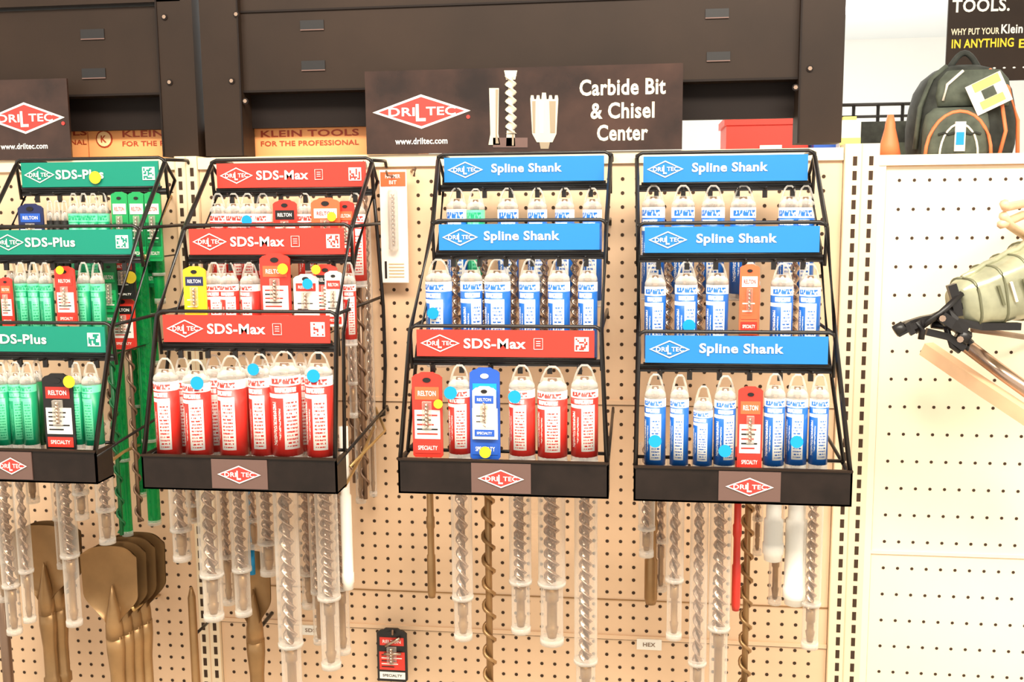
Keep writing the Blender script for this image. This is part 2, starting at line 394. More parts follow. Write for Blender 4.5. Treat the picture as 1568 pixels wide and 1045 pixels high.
# ------------------------------------------------------------------ display racks
Y1, Y2, Y3, YT = -.11, -.22, -.30, -.345
def rack(tiers, tray, lab):
    b = B(); W = 'black_wire'; cor = []
    for (u0, u1, v0, v1, y, col, t, tw, tc, qr) in tiers:
        vc = (v0+v1)/2; uc = (u0+u1)/2
        x0 = X(u0, vc, y); x1 = X(u1, vc, y); zc = Z(uc, vc, y); h = Z(uc, v0, y)-Z(uc, v1, y); w = x1-x0; f = y-.0012
        b.box((x0, y, zc-h/2), (x1, y+.003, zc+h/2), col)
        logo(b, x0+w*.135, f, zc, w*.225, h*.66)
        b.text(t, x0+w*tc, f, zc, w*tw, h*.46 if 'p' in t else h*.38, 'white', .026)
        if qr:
            s = h*.52; qx = x1-w*.07; qz = zc
            b.box((qx-s/2, f, qz-s/2), (qx+s/2, y, qz+s/2), 'white')
            for i in range(7):
                for k in range(7):
                    if random.random() < .42:
                        b.box((qx-s*.42+i*s*.12, f-.0003, qz-s*.42+k*s*.12), (qx-s*.42+(i+1)*s*.12, f, qz-s*.42+(k+1)*s*.12), col)
            if col == 'red_sign':
                ix = x0+w*.69; s2 = h*.2
                b.tube([(ix-s2*.8, f, zc-s2), (ix+s2*.8, f, zc-s2), (ix+s2*.8, f, zc+s2), (ix-s2*.8, f, zc+s2), (ix-s2*.8, f, zc-s2)], .0006, 'white', 4)
                for dz in (-.4, 0, .4): b.box((ix-s2*.4, f, zc+dz*s2), (ix+s2*.4, f-.0004, zc+dz*s2+.001), 'white')
        o = .011; xa, xb = x0-o, x1+o; zt = zc+h/2+.006; zl = zc-h/2-.022
        b.tube([(xa, y+.012, zl), (xa, y+.004, zt-.01), (xa+.003, y+.002, zt-.003), (xa+.010, y+.002, zt), (xb-.010, y+.002, zt), (xb-.003, y+.002, zt-.003), (xb, y+.004, zt-.01), (xb, y+.012, zl)], .0030, W)
        b.tube([(x0-.003, y+.003, zc-h/2-.002), (x1+.003, y+.003, zc-h/2-.002)], .0022, W)
        b.tube([(xa, y+.012, zl+.012), (xb, y+.012, zl+.012)], .0035, W)
        b.box((xa, y+.010, zl+.006), (xb, y+.013, zl+.018), 'black')
        for s_ in (xa, xb):
            b.tube([(s_, y+.004, zt-.004), (s_, -.012, zt-.001), (s_, -.004, zt-.012)], .0030, W)
        n = 6
        for k in range(n):
            hx = x0+(k+.5)*w/n
            b.tube([(hx, -.012, zl+.012), (hx, y-.006, zl+.008), (hx, y-.012, zl+.012)], .0016, W)
            b.box((hx-.004, y+.008, zl-.006), (hx+.004, y+.012, zl+.008), W)
        cor.append((xa, xb, y, zt, zl))
    u0, u1, v0, v1 = tray; uc = (u0+u1)/2; vc = (v0+v1)/2
    x0 = X(u0, vc, YT); x1 = X(u1, vc, YT); z1 = Z(uc, v0, YT); z0 = Z(uc, v1, YT)
    b.box((x0, YT, z0), (x1, YT+.003, z1), 'tray_brown')
    b.box((x0, YT-.003, z1-.002), (x1, YT+.004, z1+.001), 'brown_steel')
    b.box((x0, YT, z0), (x1, YT+.052, z0+.003), 'tray_brown')
    for s_ in (x0, x1-.003): b.box((s_, YT, z0), (s_+.003, YT+.052, z1), 'tray_brown')
    b.tube([(x0, YT+.06, z1), (x1, YT+.06, z1)], .003, W)
    for s_ in (x0+.002, x1-.002):
        b.tube([(s_, YT+.003, z1-.01), (s_, -.012, z1+.02), (s_, -.004, z1+.01)], .0028, W)
    lw0 = X(lab[0], vc, YT); lw1 = X(lab[1], vc, YT)
    b.box((lw0, YT-.002, z0+.005), (lw1, YT, z1-.004), 'plaque')
    logo(b, (lw0+lw1)/2, YT-.0034, (z0+z1)/2, (lw1-lw0)*.78, (z1-z0)*.52, 'logo_red')
    for sgn in (0, 1):
        pts = [(c[sgn], c[2]+.003, c[3]-.01) for c in cor]
        end = (x0+.003, YT+.003, z1-.005) if sgn == 0 else (x1-.003, YT+.003, z1-.005)
        b.tube(pts+[end], .0040, W)
        back = [(c[sgn]+(.002 if sgn == 0 else -.002), min(-.02, c[2]+.045), c[3]-.04) for c in cor]
        b.tube([(cor[0][sgn], cor[0][2]+.003, cor[0][3]-.006)]+back+[(end[0], YT+.055, z1)], .0032, W)
    return b.done('display_rack')
rack([(33, 243, 248, 286, Y1, 'green_sign', 'SDS-Plus', .35, .43, True),
      (-16, 203, 352, 390, Y2, 'green_sign', 'SDS-Plus', .35, .43, True),
      (-74, 161, 500, 539, Y3, 'green_sign', 'SDS-Plus', .35, .45, True)], (-130, 148, 688, 738), (-12, 50))
rack([(332, 560, 249, 287, Y1, 'red_sign', 'SDS-Max', .35, .445, True),
      (290, 527, 350, 390, Y2, 'red_sign', 'SDS-Max', .35, .445, True),
      (250, 505, 483, 525, Y3, 'red_sign', 'SDS-Max', .35, .445, True)], (218, 516, 700, 753), (325, 410))
rack([(680, 925, 240, 278, Y1, 'blue_sign', 'Spline Shank', .44, .52, False),
      (672, 918, 343, 383, Y2, 'blue_sign', 'Spline Shank', .47, .52, False),
      (638, 910, 506, 547, Y3, 'red_sign', 'SDS-Max', .35, .445, True)], (610, 932, 706, 760), (722, 813))
rack([(985, 1237, 238, 278, Y1, 'blue_sign', 'Spline Shank', .46, .53, False),
      (987, 1255, 347, 387, Y2, 'blue_sign', 'Spline Shank', .46, .53, False),
      (988, 1268, 515, 557, Y3, 'blue_sign', 'Spline Shank', .46, .53, False)], (970, 1305, 718, 772), (1100, 1195))

# ------------------------------------------------------------------ packages
def tab(b, x, y, zt, r, m='clear_cap'):
    w = r*.42
    b.tube([(x-r*.85, y, zt-.030), (x-r*.62, y, zt-.014), (x-w, y, zt-.004), (x-w*.5, y, zt), (x+w*.5, y, zt), (x+w, y, zt-.004), (x+r*.62, y, zt-.014), (x+r*.85, y, zt-.030)], .0019, m, 5)
    b.prism([(x-r*.8, zt-.030), (x+r*.8, zt-.030), (x+r*.6, zt-.017), (x-r*.6, zt-.017)], y-.0008, y+.0008, m)
def pk(b, u, w, vt, vb, y, lm='label_blue', top=.036):
    x = X(u, (vt+vb)/2, y); r = WD(u, vt, y, w)/2; zt = Z(u, vt, y); zb = Z(u, vb, y)
    y += random.uniform(-.004, .004)
    tab(b, x, y, zt, r)
    b.lathe(x, y, [(r*.60, zt-.022), (r*.92, zt-.027), (r, zt-.031), (r, zt-top)], 'clear_cap')
    b.lathe(x, y, [(r*.3, zt-.018), (r*.36, zt-.024), (r*.36, zt-top)], 'steel', 8)
    b.lathe(x, y, [(r, zt-top), (r, zb+.012)], lm, rot=random.uniform(-.5, .4), n=20)
    b.lathe(x, y, [(r*1.0, zb+.012), (r*1.0, zb+.004)], 'clear_cap', cap=False); b.lathe(x, y, [(r*.5, zb+.012), (r*.4, zb+.003)], 'steel', 8)
    b.lathe(x, y, [(r*1.03, zb+.004), (r*1.03, zb)], 'clear_cap')
def card(b, u, w, vt, vb, y, body='red', head='redorange', panel='white', foot='red', hole='black'):
    x = X(u, (vt+vb)/2, y); h = WD(u, vt, y, w)/2; zt = Z(u, vt, y); zb = Z(u, vb, y); H = zt-zb; c = h*.35
    b.prism([(x-h, zb+c*.4), (x-h+c*.4, zb), (x+h-c*.4, zb), (x+h, zb+c*.4), (x+h, zt-c), (x+h*.8, zt-c*.5), (x+h*.55, zt-c*.3), (x+h*.4, zt), (x-h*.4, zt), (x-h*.55, zt-c*.3), (x-h*.8, zt-c*.5), (x-h, zt-c)], y-.003, y+.001, body)
    f = y-.0034
    b.disc(x, f, zt-H*.09, h*.28, hole, 12, .6)
    b.prism([(x-h*.8, zt-H*.32), (x+h*.8, zt-H*.32), (x+h*.8, zt-H*.17), (x-h*.8, zt-H*.17)], f-.0004, f, head)
    b.text('RELTON', x, f-.0008, zt-H*.245, h*1.2, H*.06, 'white' if head != 'white' else 'red', .02)
    b.prism([(x-h*.85, zb+H*.22), (x+h*.85, zb+H*.22), (x+h*.85, zb+H*.56), (x-h*.85, zb+H*.56)], f-.0004, f, panel)
    dk = 'black' if panel == 'white' else 'white'
    for k in range(5):
        zz = zb+H*(.27+.055*k); b.box((x-h*.7, f-.0008, zz), (x+h*random.uniform(.1, .7), f-.0002, zz+H*.018), dk if k % 2 else body)
    b.prism([(x-h*.85, zb+H*.05), (x+h*.85, zb+H*.05), (x+h*.85, zb+H*.18), (x-h*.85, zb+H*.18)], f-.0004, f, foot)
    b.text('SPECIALTY', x, f-.0008, zb+H*.115, h*1.3, H*.05, 'white' if foot != 'white' else 'black', .02)
    b.box((x-h*.3, f-.006, zb+H*.34), (x+h*.3, f, zb+H*.66), 'clear')
    b.twist(x, f-.004, zb+H*.64, zb+H*.36, h*.16, .012, 'steel', .5)
def dot(b, u, v, y, m='dot_blue', r=10):
    p = P(u, v, y); b.disc(p.x, y, p.z, WD(u, v, y, r*2)/2, m)

# rack 4
b = B()
for u, w in ((1000, 36), (1045, 36), (1091, 36), (1137, 40), (1207, 32), (1232, 30)): pk(b, u, w, 285, 460, Y1+.005)
for u, w, vt in ((1003, 33, 405), (1050, 35, 402), (1098, 35, 402), (1196, 35, 404), (1239, 33, 405)): pk(b, u, w, vt, 560, Y2+.01)
pk(b, 1147, 32, 403, 545, Y2+.01, 'clear_red'); card(b, 1147, 30, 405, 512, Y2-.012, 'redorange', 'white', 'redorange', 'red')
for u in (1024, 1072, 1216): lx = X(u, 450, -.17); b.twist(lx, -.17, Z(u, 395, -.17), Z(u, 520, -.17), .008, .035, 'steel', .45)
for u, w, vt in ((1003, 33, 574), (1040, 29, 575), (1076, 30, 592), (1110, 34, 577), (1185, 33, 573), (1220, 34, 575), (1254, 30, 575)): pk(b, u, w, vt, 722, Y3-.012)
card(b, 1148, 38, 592, 722, Y3-.02)
for q in ((1003, 676), (1110, 691), (1220, 677)): dot(b, *q, Y3-.040)
dot(b, 1055, 499, Y2-.018)
b.done('packaged_drill_bits')
# rack 3
b = B()
for u, w in ((700, 32), (778, 32), (823, 30), (865, 30), (907, 30)): pk(b, u, w, 289, 470, Y1+.005)
pk(b, 729, 28, 290, 460, Y1+.005, 'label_green')
for u, w in ((673, 40), (722, 34), (762, 40), (811, 32), (856, 34), (900, 30)): pk(b, u, w, 398, 560, Y2+.01)
for u in (698, 742, 787, 834, 880): lx = X(u, 450, -.17); b.twist(lx, -.17, Z(u, 395, -.17), Z(u, 520, -.17), .008, .035, 'steel', .45)
card(b, 655, 46, 570, 700, Y3-.02)
pk(b, 705, 36, 560, 703, Y3-.012, 'label_red')
card(b, 743, 46, 563, 703, Y3-.02, 'blue', 'dot_blue', 'white', 'blue', 'white')
card(b, 742, 36, 592, 672, Y3-.026, 'white', 'blue', 'white', 'blue')
pk(b, 800, 40, 560, 705, Y3-.012, 'label_red'); pk(b, 846, 46, 562, 708, Y3-.012, 'label_red'); pk(b, 895, 42, 560, 708, Y3-.012, 'label_red')
dot(b, 788, 608, Y3-.042); dot(b, 743, 693, Y3-.033, 'yellow', 9); dot(b, 690, 602, Y3-.040); dot(b, 663, 480, Y2-.02, r=9); dot(b, 671, 619, Y3-.030, 'yellow', 7)
b.done('packaged_drill_bits')
# rack 2
b = B()
for u, w in ((336, 26), (360, 26), (382, 26), (404, 26), (545, 30), (470, 26)): pk(b, u, w, 297, 440, Y1+.005, 'label_red')
card(b, 438, 36, 306, 400, Y1-.018, 'red', 'black', 'white'); card(b, 500, 44, 303, 400, Y1-.018, 'redorange', 'white', 'red'); card(b, 530, 28, 308, 400, Y1-.01)
card(b, 300, 34, 408, 500, Y2-.02, 'yellow', 'navy', 'yellow', 'white')
for u, w in ((330, 28), (352, 28), (385, 30), (535, 20)): pk(b, u, w, 403, 530, Y2+.005, 'label_red')
card(b, 423, 46, 388, 500, Y2-.02); card(b, 470, 38, 420, 500, Y2-.022, 'white', 'red', 'white', 'navy'); card(b, 500, 36, 405, 500, Y2-.018, 'red', 'black')
card(b, 512, 26, 415, 500, Y2-.024, 'white', 'red', 'white', 'red')
for u, w, vt in ((284, 28, 548), (330, 30, 545), (374, 28, 545), (415, 26, 540), (462, 26, 540)): pk(b, u, w, vt, 700, Y3+.022, 'label_red')
for u, w, vt in ((256, 36, 550), (303, 40, 552), (357, 42, 546), (400, 36, 544), (437, 46, 540), (491, 42, 540)): pk(b, u, w, vt, 706, Y3-.014, 'label_red')
for q in ((302, 587), (480, 576)): dot(b, *q, Y3-.042)
dot(b, 378, 338, Y1-.02, r=8); dot(b, 508, 332, Y1-.028, 'yellow', 7); dot(b, 433, 412, Y2-.032, 'yellow', 8); dot(b, 484, 413, Y2-.034, 'yellow', 7); dot(b, 471, 435, Y2-.036, r=8); dot(b, 388, 566, Y3-.036, r=9)
b.done('packaged_drill_bits')
# rack 1
b = B()
card(b, 50, 38, 312, 400, Y1-.018, 'navy', 'blue', 'white', 'red')
for u in (78, 90, 102): pk(b, u, 11, 308, 420, Y1, 'black')
for u in (118, 132, 146, 160): pk(b, u, 17, 297, 440, Y1, 'label_green')
for u in (186, 212, 236): card(b, u, 25, 294, 400, Y1-.01, 'green', 'white', 'green_dark', 'green')
for u in (196, 226): card(b, u, 24, 320, 440, Y1+.02, 'green_dark', 'green', 'green', 'green')
card(b, 12, 18, 425, 500, Y2-.02)
for u in (-4, 23, 44, 65): pk(b, u, 15, 400, 540, Y2+.03, 'green_dark')
for u in (34, 55, 75): pk(b, u, 19, 403, 540, Y2, 'label_green')
card(b, 102, 30, 408, 498, Y2-.02, 'red', 'red', 'white', 'red')
for u in (130, 152): pk(b, u, 20, 403, 540, Y2, 'label_green')
card(b, 170, 22, 400, 500, Y2+.05, 'green_dark', 'green', 'green', 'green')
card(b, 190, 36, 392, 458, -.16, 'black', 'darkred', 'black', 'black'); card(b, 190, 36, 455, 535, -.15, 'red', 'black', 'white', 'red')
for u in (-6, 16, 36, 62): pk(b, u, 15, 552, 690, Y3+.02, 'green_dark')
for u, w in ((6, 22), (26, 22), (46, 22), (120, 18), (143, 27)): pk(b, u, w, 556, 690, Y3-.012, 'label_green')
card(b, 92, 46, 572, 690, Y3-.022, 'black', 'darkred', 'white', 'red')
dot(b, 146, 272, Y1-.004, 'yellow', 9); dot(b, 106, 585, Y3-.032, 'yellow', 9); dot(b, 200, 425, -.17, 'yellow', 9); dot(b, 92, 414, Y2-.032, 'yellow', 6)
b.done('packaged_drill_bits')

# ------------------------------------------------------------------ long bits hanging behind and below the trays
def lt(b, u, w, v0, v1, y, kind='tube', cm='clear', bm='steel'):
    x = X(u, (v0+v1)/2, y); r = WD(u, v0, y, w)/2; z0 = Z(u, v0, y)+.10; z1 = Z(u, v1, y)
    ph = random.random()*6
    if kind == 'tube':
        L = z0-z1; zm = z1+L*random.uniform(.20, .36)
        pitch = random.choice((.034, .04, .048))
        b.twist(x, y, z0, zm-.01, r*.62, pitch, bm, .40, phase=ph)
        b.lathe(x, y, [(r*.30, z0), (r*.30, zm)], 'steel_d' if bm == 'steel' else bm, 8)
        b.lathe(x, y, [(r*.5, zm-.008), (r*.5, zm-.03), (r*.38, zm-.032), (r*.38, z1+.03), (r*.5, z1+.028), (r*.3, z1+.008)], 'bronze' if bm == 'steel' else bm)
        b.lathe(x, y, [(r, z0), (r, zm)], cm, n=18, cap=False)
        b.lathe(x, y, [(r*1.06, zm+.004), (r*1.06, zm-.002)], 'clear_cap')
        b.lathe(x, y, [(r*.84, zm), (r*.84, z1+.006)], cm, n=18, cap=False)
        b.lathe(x, y, [(r*.9, z1+.010), (r*.9, z1)], 'clear_cap')
    elif kind == 'auger':
        b.lathe(x, y, [(r*.5, z0), (r*.5, z1+.001)], bm, 10)
        n = int((z0-z1)/.0030); pitch = .042
        pts = [(x+r*.8*math.cos(ph+2*math.pi*k*.0030/pitch), y+r*.8*math.sin(ph+2*math.pi*k*.0030/pitch), z0-.0030*k) for k in range(n)]
        b.tube(pts, r*.30, bm, 5)
    elif kind == 'rod':
        b.lathe(x, y, [(r*.8, z0), (r*.8, z0-.13), (r, z0-.133), (r, z0-.15), (r*.8, z0-.155), (r*.8, z0-.20), (r, z0-.203), (r, z1+.01), (r*.8, z1)], bm, 12)
    elif kind == 'white':
        b.lathe(x, y, [(r*.8, z0), (r*.8, z0-.12), (r, z0-.123), (r, z1+.03), (r*1.1, z1+.029), (r*1.1, z1+.012), (r*.95, z1+.01), (r*.9, z1)], 'whiteplastic', 16)
b = B()
for q in ((14, 24, 735, 970), (38, 20, 735, 952), (107, 26, 735, 957), (124, 22, 730, 795), (162, 26, 730, 832)): lt(b, *q, -.22)
lt(b, 50, 20, 735, 770, -.16); lt(b, 92, 18, 735, 870, -.15); lt(b, 0, 22, 735, 920, -.17)
b.done('hanging_masonry_bits')
b = B()
lt(b, 187, 18, 520, 820, -.12, 'tube', 'clear_green', 'green'); lt(b, 208, 18, 420, 760, -.08, 'tube', 'clear_green', 'green_dark')
lt(b, 228, 22, 480, 803, -.11, 'tube', 'clear_green', 'green'); lt(b, 243, 18, 360, 465, -.09, 'tube', 'clear_green', 'green')
lt(b, 207, 12, 560, 800, -.14, 'auger', bm='steel_d'); lt(b, 172, 14, 540, 700, -.10, 'auger', bm='steel_d')
lt(b, 218, 12, 430, 650, -.05, 'auger', bm='steel_d'); lt(b, 232, 16, 380, 560, -.06, 'tube', 'clear_green', 'green_dark'); lt(b, 180, 12, 600, 820, -.16, 'auger', bm='green_dark')
b.done('hanging_green_bits')
b = B()
for q in ((277, 30, 750, 858, -.22), (323, 34, 750, 948, -.24), (347, 22, 750, 925, -.15), (369, 28, 745, 942, -.22), (410, 30, 755, 880, -.20), (443, 36, 750, 1100, -.26),
          (472, 28, 750, 930, -.15), (503, 34, 750, 1022, -.24), (522, 26, 750, 1000, -.14), (296, 20, 750, 800, -.14), (388, 20, 750, 840, -.12), (548, 18, 420, 770, -.06), (566, 14, 330, 760, -.04), (486, 22, 750, 985, -.19), (540, 14, 500, 640, -.10)): lt(b, *q)
lt(b, 531, 17, 740, 902, -.22, 'white')
lt(b, 556, 14, 500, 765, -.08, 'auger', bm='steel_d'); lt(b, 541, 14, 560, 740, -.05, 'auger', bm='steel_d'); lt(b, 384, 9, 800, 838, -.10, 'rod', bm='dot_blue')
b.done('hanging_masonry_bits')
b = B()
lt(b, 660, 13, 765, 915, -.18, 'rod', bm='bronze')
for q in ((708, 32, 760, 978, -.24), (797, 34, 760, 968, -.24), (845, 42, 760, 985, -.24), (897, 36, 760, 1100, -.24)): lt(b, *q)
lt(b, 749, 21, 760, 1100, -.2, 'auger', bm='bronze')
b.done('hanging_masonry_bits')
b = B()
for q in ((990, 26, 770, 852, -.24), (1012, 22, 770, 905, -.15), (1033, 28, 770, 978, -.24), (1069, 28, 770, 1100, -.24), (1101, 34, 770, 1100, -.24), (1243, 30, 770, 992, -.24)): lt(b, *q)
lt(b, 997, 20, 770, 925, -.16, 'rod', bm='bronze'); lt(b, 1142, 20, 770, 1100, -.18, 'auger', bm='bronze')
lt(b, 1128, 14, 775, 935, -.21, 'rod', bm='red')
lt(b, 1188, 24, 775, 925, -.18); lt(b, 1184, 30, 775, 858, -.24, 'white'); lt(b, 1218, 34, 775, 925, -.23, 'white'); lt(b, 1160, 16, 770, 850, -.15)
b.done('hanging_masonry_bits')

# ------------------------------------------------------------------ clay spades
def spade(u, w, vt, y, n, du):
    b = B()
    for k in range(n):
        yy = y+.016*k; x = X(u, vt+60, y)+du*k; hw = WD(u, vt, y, w)/2; zt = Z(u, vt, y)+.004*k; L = .155
        rows, cols = 24, 14; vs = []
        for i in range(rows+1):
            t = i/rows
            if t < .08: wd = hw*(.86+.12*math.sqrt(max(0, 1-((.08-t)/.08)**2)))
            elif t < .58: wd = hw*(.98-.06*(t-.08))
            else:
                q = (t-.58)/.42; q = q*q*(3-2*q); wd = hw*(.95*(1-q)+.20*q)
            for j in range(cols+1):
                s = -1+2*j/cols; edge = .010*(abs(s)**4)*max(0, 1-t*4)
                vs.append((x+wd*s, yy-.012*(s*s)+.004, zt-L*t-edge))
        fr = [(i*(cols+1)+j, (i+1)*(cols+1)+j, (i+1)*(cols+1)+j+1, i*(cols+1)+j+1) for i in range(rows) for j in range(cols)]
        b.add(vs, fr, 'bronze', True)
        b.add([(p[0], p[1]+.003, p[2]) for p in vs], [f[::-1] for f in fr], 'bronze', True)
        b.loft([((x, yy-.001, zt-L*tt), (ww, 0, 0), (0, dd, 0), 1.2) for tt, ww, dd in ((.48, .001, .002), (.62, .006, .008), (.8, .012, .013), (.98, .017, .016), (1.15, .018, .016))], 'bronze', 14)
        b.lathe(x, yy, [(.018, zt-L*1.12), (.018, zt-L*1.3), (.014, zt-L*1.6), (.014, zt-L*2.0), (.017, zt-L*2.02), (.017, zt-L*2.12), (.013, zt-L*2.14), (.013, zt-L*3.2)], 'bronze', 14, sy=.8)
    xx = X(u, vt+60, y)
    b.tube([(xx, 0, Z(u, vt, y)-.16), (xx, y+.016*(n-1), Z(u, vt, y)-.165)], .004, 'black_wire')
    return b.done('clay_spade')
spade(68, 92, 806, -.10, 2, .014)
spade(172, 88, 838, -.16, 4, .0105)
spade(388, 60, 846, -.09, 1, 0)
b = B()
x = X(296, 960, -.08); zt = Z(296, 900, -.08)
b.lathe(x, -.08, [(.003, zt), (.008, zt-.02), (.009, zt-.25), (.012, zt-.26), (.012, zt-.4)], 'bronze', 8)
b.tube([(x, 0, zt-.1), (x, -.08, zt-.1)], .003, 'black_wire')
x = X(10, 1000, -.12); b.lathe(x, -.12, [(.010, zt+.03), (.010, zt-.4)], 'steel_d', 8)
b.done('demolition_chisel')

# ------------------------------------------------------------------ single hanging packs
b = B()
y = -.03; x0 = X(583, 345, y); x1 = X(624, 345, y); zt = Z(603, 260, y); zb = Z(603, 433, y)
b.box((x0, y, zb), (x1, y+.004, zt), 'whiteplastic'); b.box((x0+.002, y-.0012, zt-.030), (x1-.002, y, zt-.004), 'redorange')
b.text('HAMMER', (x0+x1)/2, y-.002, zt-.012, .028, .007, 'white'); b.text('BIT', (x0+x1)/2, y-.002, zt-.023, .014, .007, 'white')
b.lathe((x0+x1)/2, y-.006, [(.008, zt-.036), (.009, zt-.04), (.009, zt-.145), (.006, zt-.15)], 'clear_cap'); b.twist((x0+x1)/2, y-.006, zt-.045, zt-.14, .004, .016, 'steel')
b.box((x0+.006, y-.001, zb+.008), (x0+.010, y, zb+.04), 'black')
for k in range(5): b.box((x0+.014, y-.001, zb+.010+.006*k), (x1-.008, y, zb+.012+.006*k), 'wood')
b.tube([((x0+x1)/2, 0, zt-.010), ((x0+x1)/2, -.07, zt-.012), ((x0+x1)/2, -.078, zt-.004)], .002, 'steel_d')
b.done('carded_drill_bit')
b = B(); y = -.04
card(b, 601, 46, 962, 1043, y, 'black', 'red', 'red', 'white')
b.tube([P(590, 990, y-.008), P(612, 978, y-.008)], .003, 'steel'); b.tube([P(588, 1002, y-.008), P(614, 1002, y-.008)], .003, 'steel')
b.tube([P(601, 972, 0), P(601, 972, -.09), P(601, 966, -.10)], .002, 'steel_d')
b.done('carded_socket_set')
def plabel(u, v, w, h, t):
    b = B(); p = P(u, v, -.003); ww = WD(u, v, 0, w)
    b.box((p.x-ww/2, -.0055, p.z-ww*h/w/2), (p.x+ww/2, 0, p.z+ww*h/w/2), 'whiteplastic')
    if t: b.text(t, p.x, -.006, p.z, ww*.5, .008, 'steel_d')
    b.done('price_label')
plabel(994, 987, 38, 17, 'HEX'); plabel(476, 965, 32, 15, 'SDS')

b = B()
for pts, r, m in (([(578, 640, -.001), (558, 690, -.15), (528, 745, -.28), (524, 738, -.285)], .003, 'brass'),
    ([(575, 625, -.001), (590, 660, -.06), (536, 715, -.26)], .0025, 'brass'),
    ([(226, 676, -.02), (190, 692, -.2), (163, 712, -.28)], .003, 'brass'),
    ([(262, 300, -.001), (240, 350, -.10), (224, 398, -.17), (222, 390, -.172)], .0028, 'brass'),
    ([(244, 912, -.001), (225, 920, -.10), (205, 935, -.19), (203, 930, -.192)], .0028, 'brass'),
    ([(568, 250, -.03), (578, 360, -.03), (587, 470, -.03), (590, 560, -.03), (588, 636, -.03), (573, 640, -.02)], .0035, 'black_wire'),
    ([(630, 262, -.001), (636, 258, -.05), (634, 270, -.055)], .0025, 'steel_d')):
    b.tube([P(*p) for p in pts], r, m)
b.done('peg_hooks')

# ------------------------------------------------------------------ wrapped nailer on the right bay
b = B()
a0 = P(1462, 468, -.27); a1 = P(1660, 402, -.16); ax = (a1-a0).normalized(); up = Vector((0, 0, 1)); sA = (up-ax*up.dot(ax)).normalized(); sB = ax.cross(sA)
rad = [.024, .037, .040, .046, .047, .052, .052, .060, .061, .066, .067, .072, .074]
b.loft([(a0+(a1-a0)*(i/12), sA*r, sB*r*.8, .62) for i, r in enumerate(rad)], 'olive', 28)
for i in (1, 3, 5, 7, 9):
    c = a0+(a1-a0)*(i/12); rr = rad[i]*1.0
    def se(t, rr=rr, c=c):
        ct, st = math.cos(t), math.sin(t)
        return c+sA*rr*math.copysign(abs(ct)**.62, ct)+sB*rr*.8*math.copysign(abs(st)**.62, st)
    b.tube([se(2*math.pi*k/28) for k in range(29)], .0022, 'olive_dark', 5)
for sg in (1, -1):
    for k in range(7):
        c0 = a0+(a1-a0)*(.2+.08*k)+sB*sg*(.036+.0035*k)
        b.tube([c0+sA*.020, c0+ax*.006-sA*.012], .0028, 'peg_cream' if k % 2 else 'olive_dark', 4)
b.tube([a0+(a1-a0)*(i/12)+sA*rad[i]*1.03 for i in range(1, 13)], .005, 'olive', 6)
b.tube([a0+(a1-a0)*(i/12)-sA*rad[i]*.95-sB*.01 for i in range(1, 13)], .006, 'olive_dark', 6)
for pts, r, n in (([(1374, 512, -.31), (1392, 502, -.31), (1420, 490, -.30), (1472, 468, -.28)], .0065, 4),
               ([(1370, 508, -.31), (1384, 500, -.31)], .009, 6),
               ([(1380, 500, -.30), (1412, 490, -.30), (1440, 485, -.29)], .0075, 4),
               ([(1400, 508, -.30), (1440, 480, -.31), (1472, 450, -.29)], .005, 6),
               ([(1418, 508, -.30), (1452, 516, -.30), (1476, 534, -.30)], .0075, 4),
               ([(1426, 497, -.29), (1462, 502, -.29), (1486, 526, -.29), (1478, 536, -.29)], .006, 6),
               ([(1450, 474, -.29), (1462, 492, -.30), (1500, 500, -.27), (1560, 500, -.25)], .008, 4),
               ([(1405, 492, -.31), (1412, 506, -.31), (1410, 520, -.31)], .005, 6),
               ([(1440, 484, -.31), (1456, 496, -.31), (1476, 506, -.30)], .011, 4),
               ([(1456, 436, -.29), (1462, 455, -.29), (1466, 484, -.29)], .009, 4),
               ([(1448, 500, -.30), (1458, 530, -.30), (1470, 538, -.30)], .005, 6),
               ([(1466, 512, -.30), (1482, 520, -.30)], .012, 6),
               ([(1388, 494, -.31), (1398, 512, -.31)], .006, 4)):
    b.tube([P(*p) for p in pts], r, 'black', n)
for q in ((1443, 488, -.325), (1470, 520, -.318)): p = P(*q); b.disc(p.x, q[2], p.z, .005, 'steel', 8)
b.tube([P(1418, 534, -.10), P(1500, 590, -.18), P(1600, 656, -.26)], .016, 'wood', 4)
b.tube([P(1470, 522, -.16), P(1540, 575, -.20), P(1620, 632, -.26)], .012, 'steel', 10)
b.tube([P(1490, 505, -.20), P(1540, 512, -.1), P(1590, 520, -.001)], .005, 'steel_d', 8)
b.done('wrapped_nail_gun')
b = B()
for pts in ([(1600, 300, -.01), (1568, 312, -.15), (1540, 318, -.25), (1537, 310, -.255)], [(1600, 325, -.01), (1565, 330, -.15), (1533, 344, -.25)], [(1600, 352, -.01), (1570, 362, -.14), (1545, 345, -.22), (1536, 330, -.25)]):
    b.tube([P(*p) for p in pts], .007, 'wood', 7)
b.done('hook_bundle')

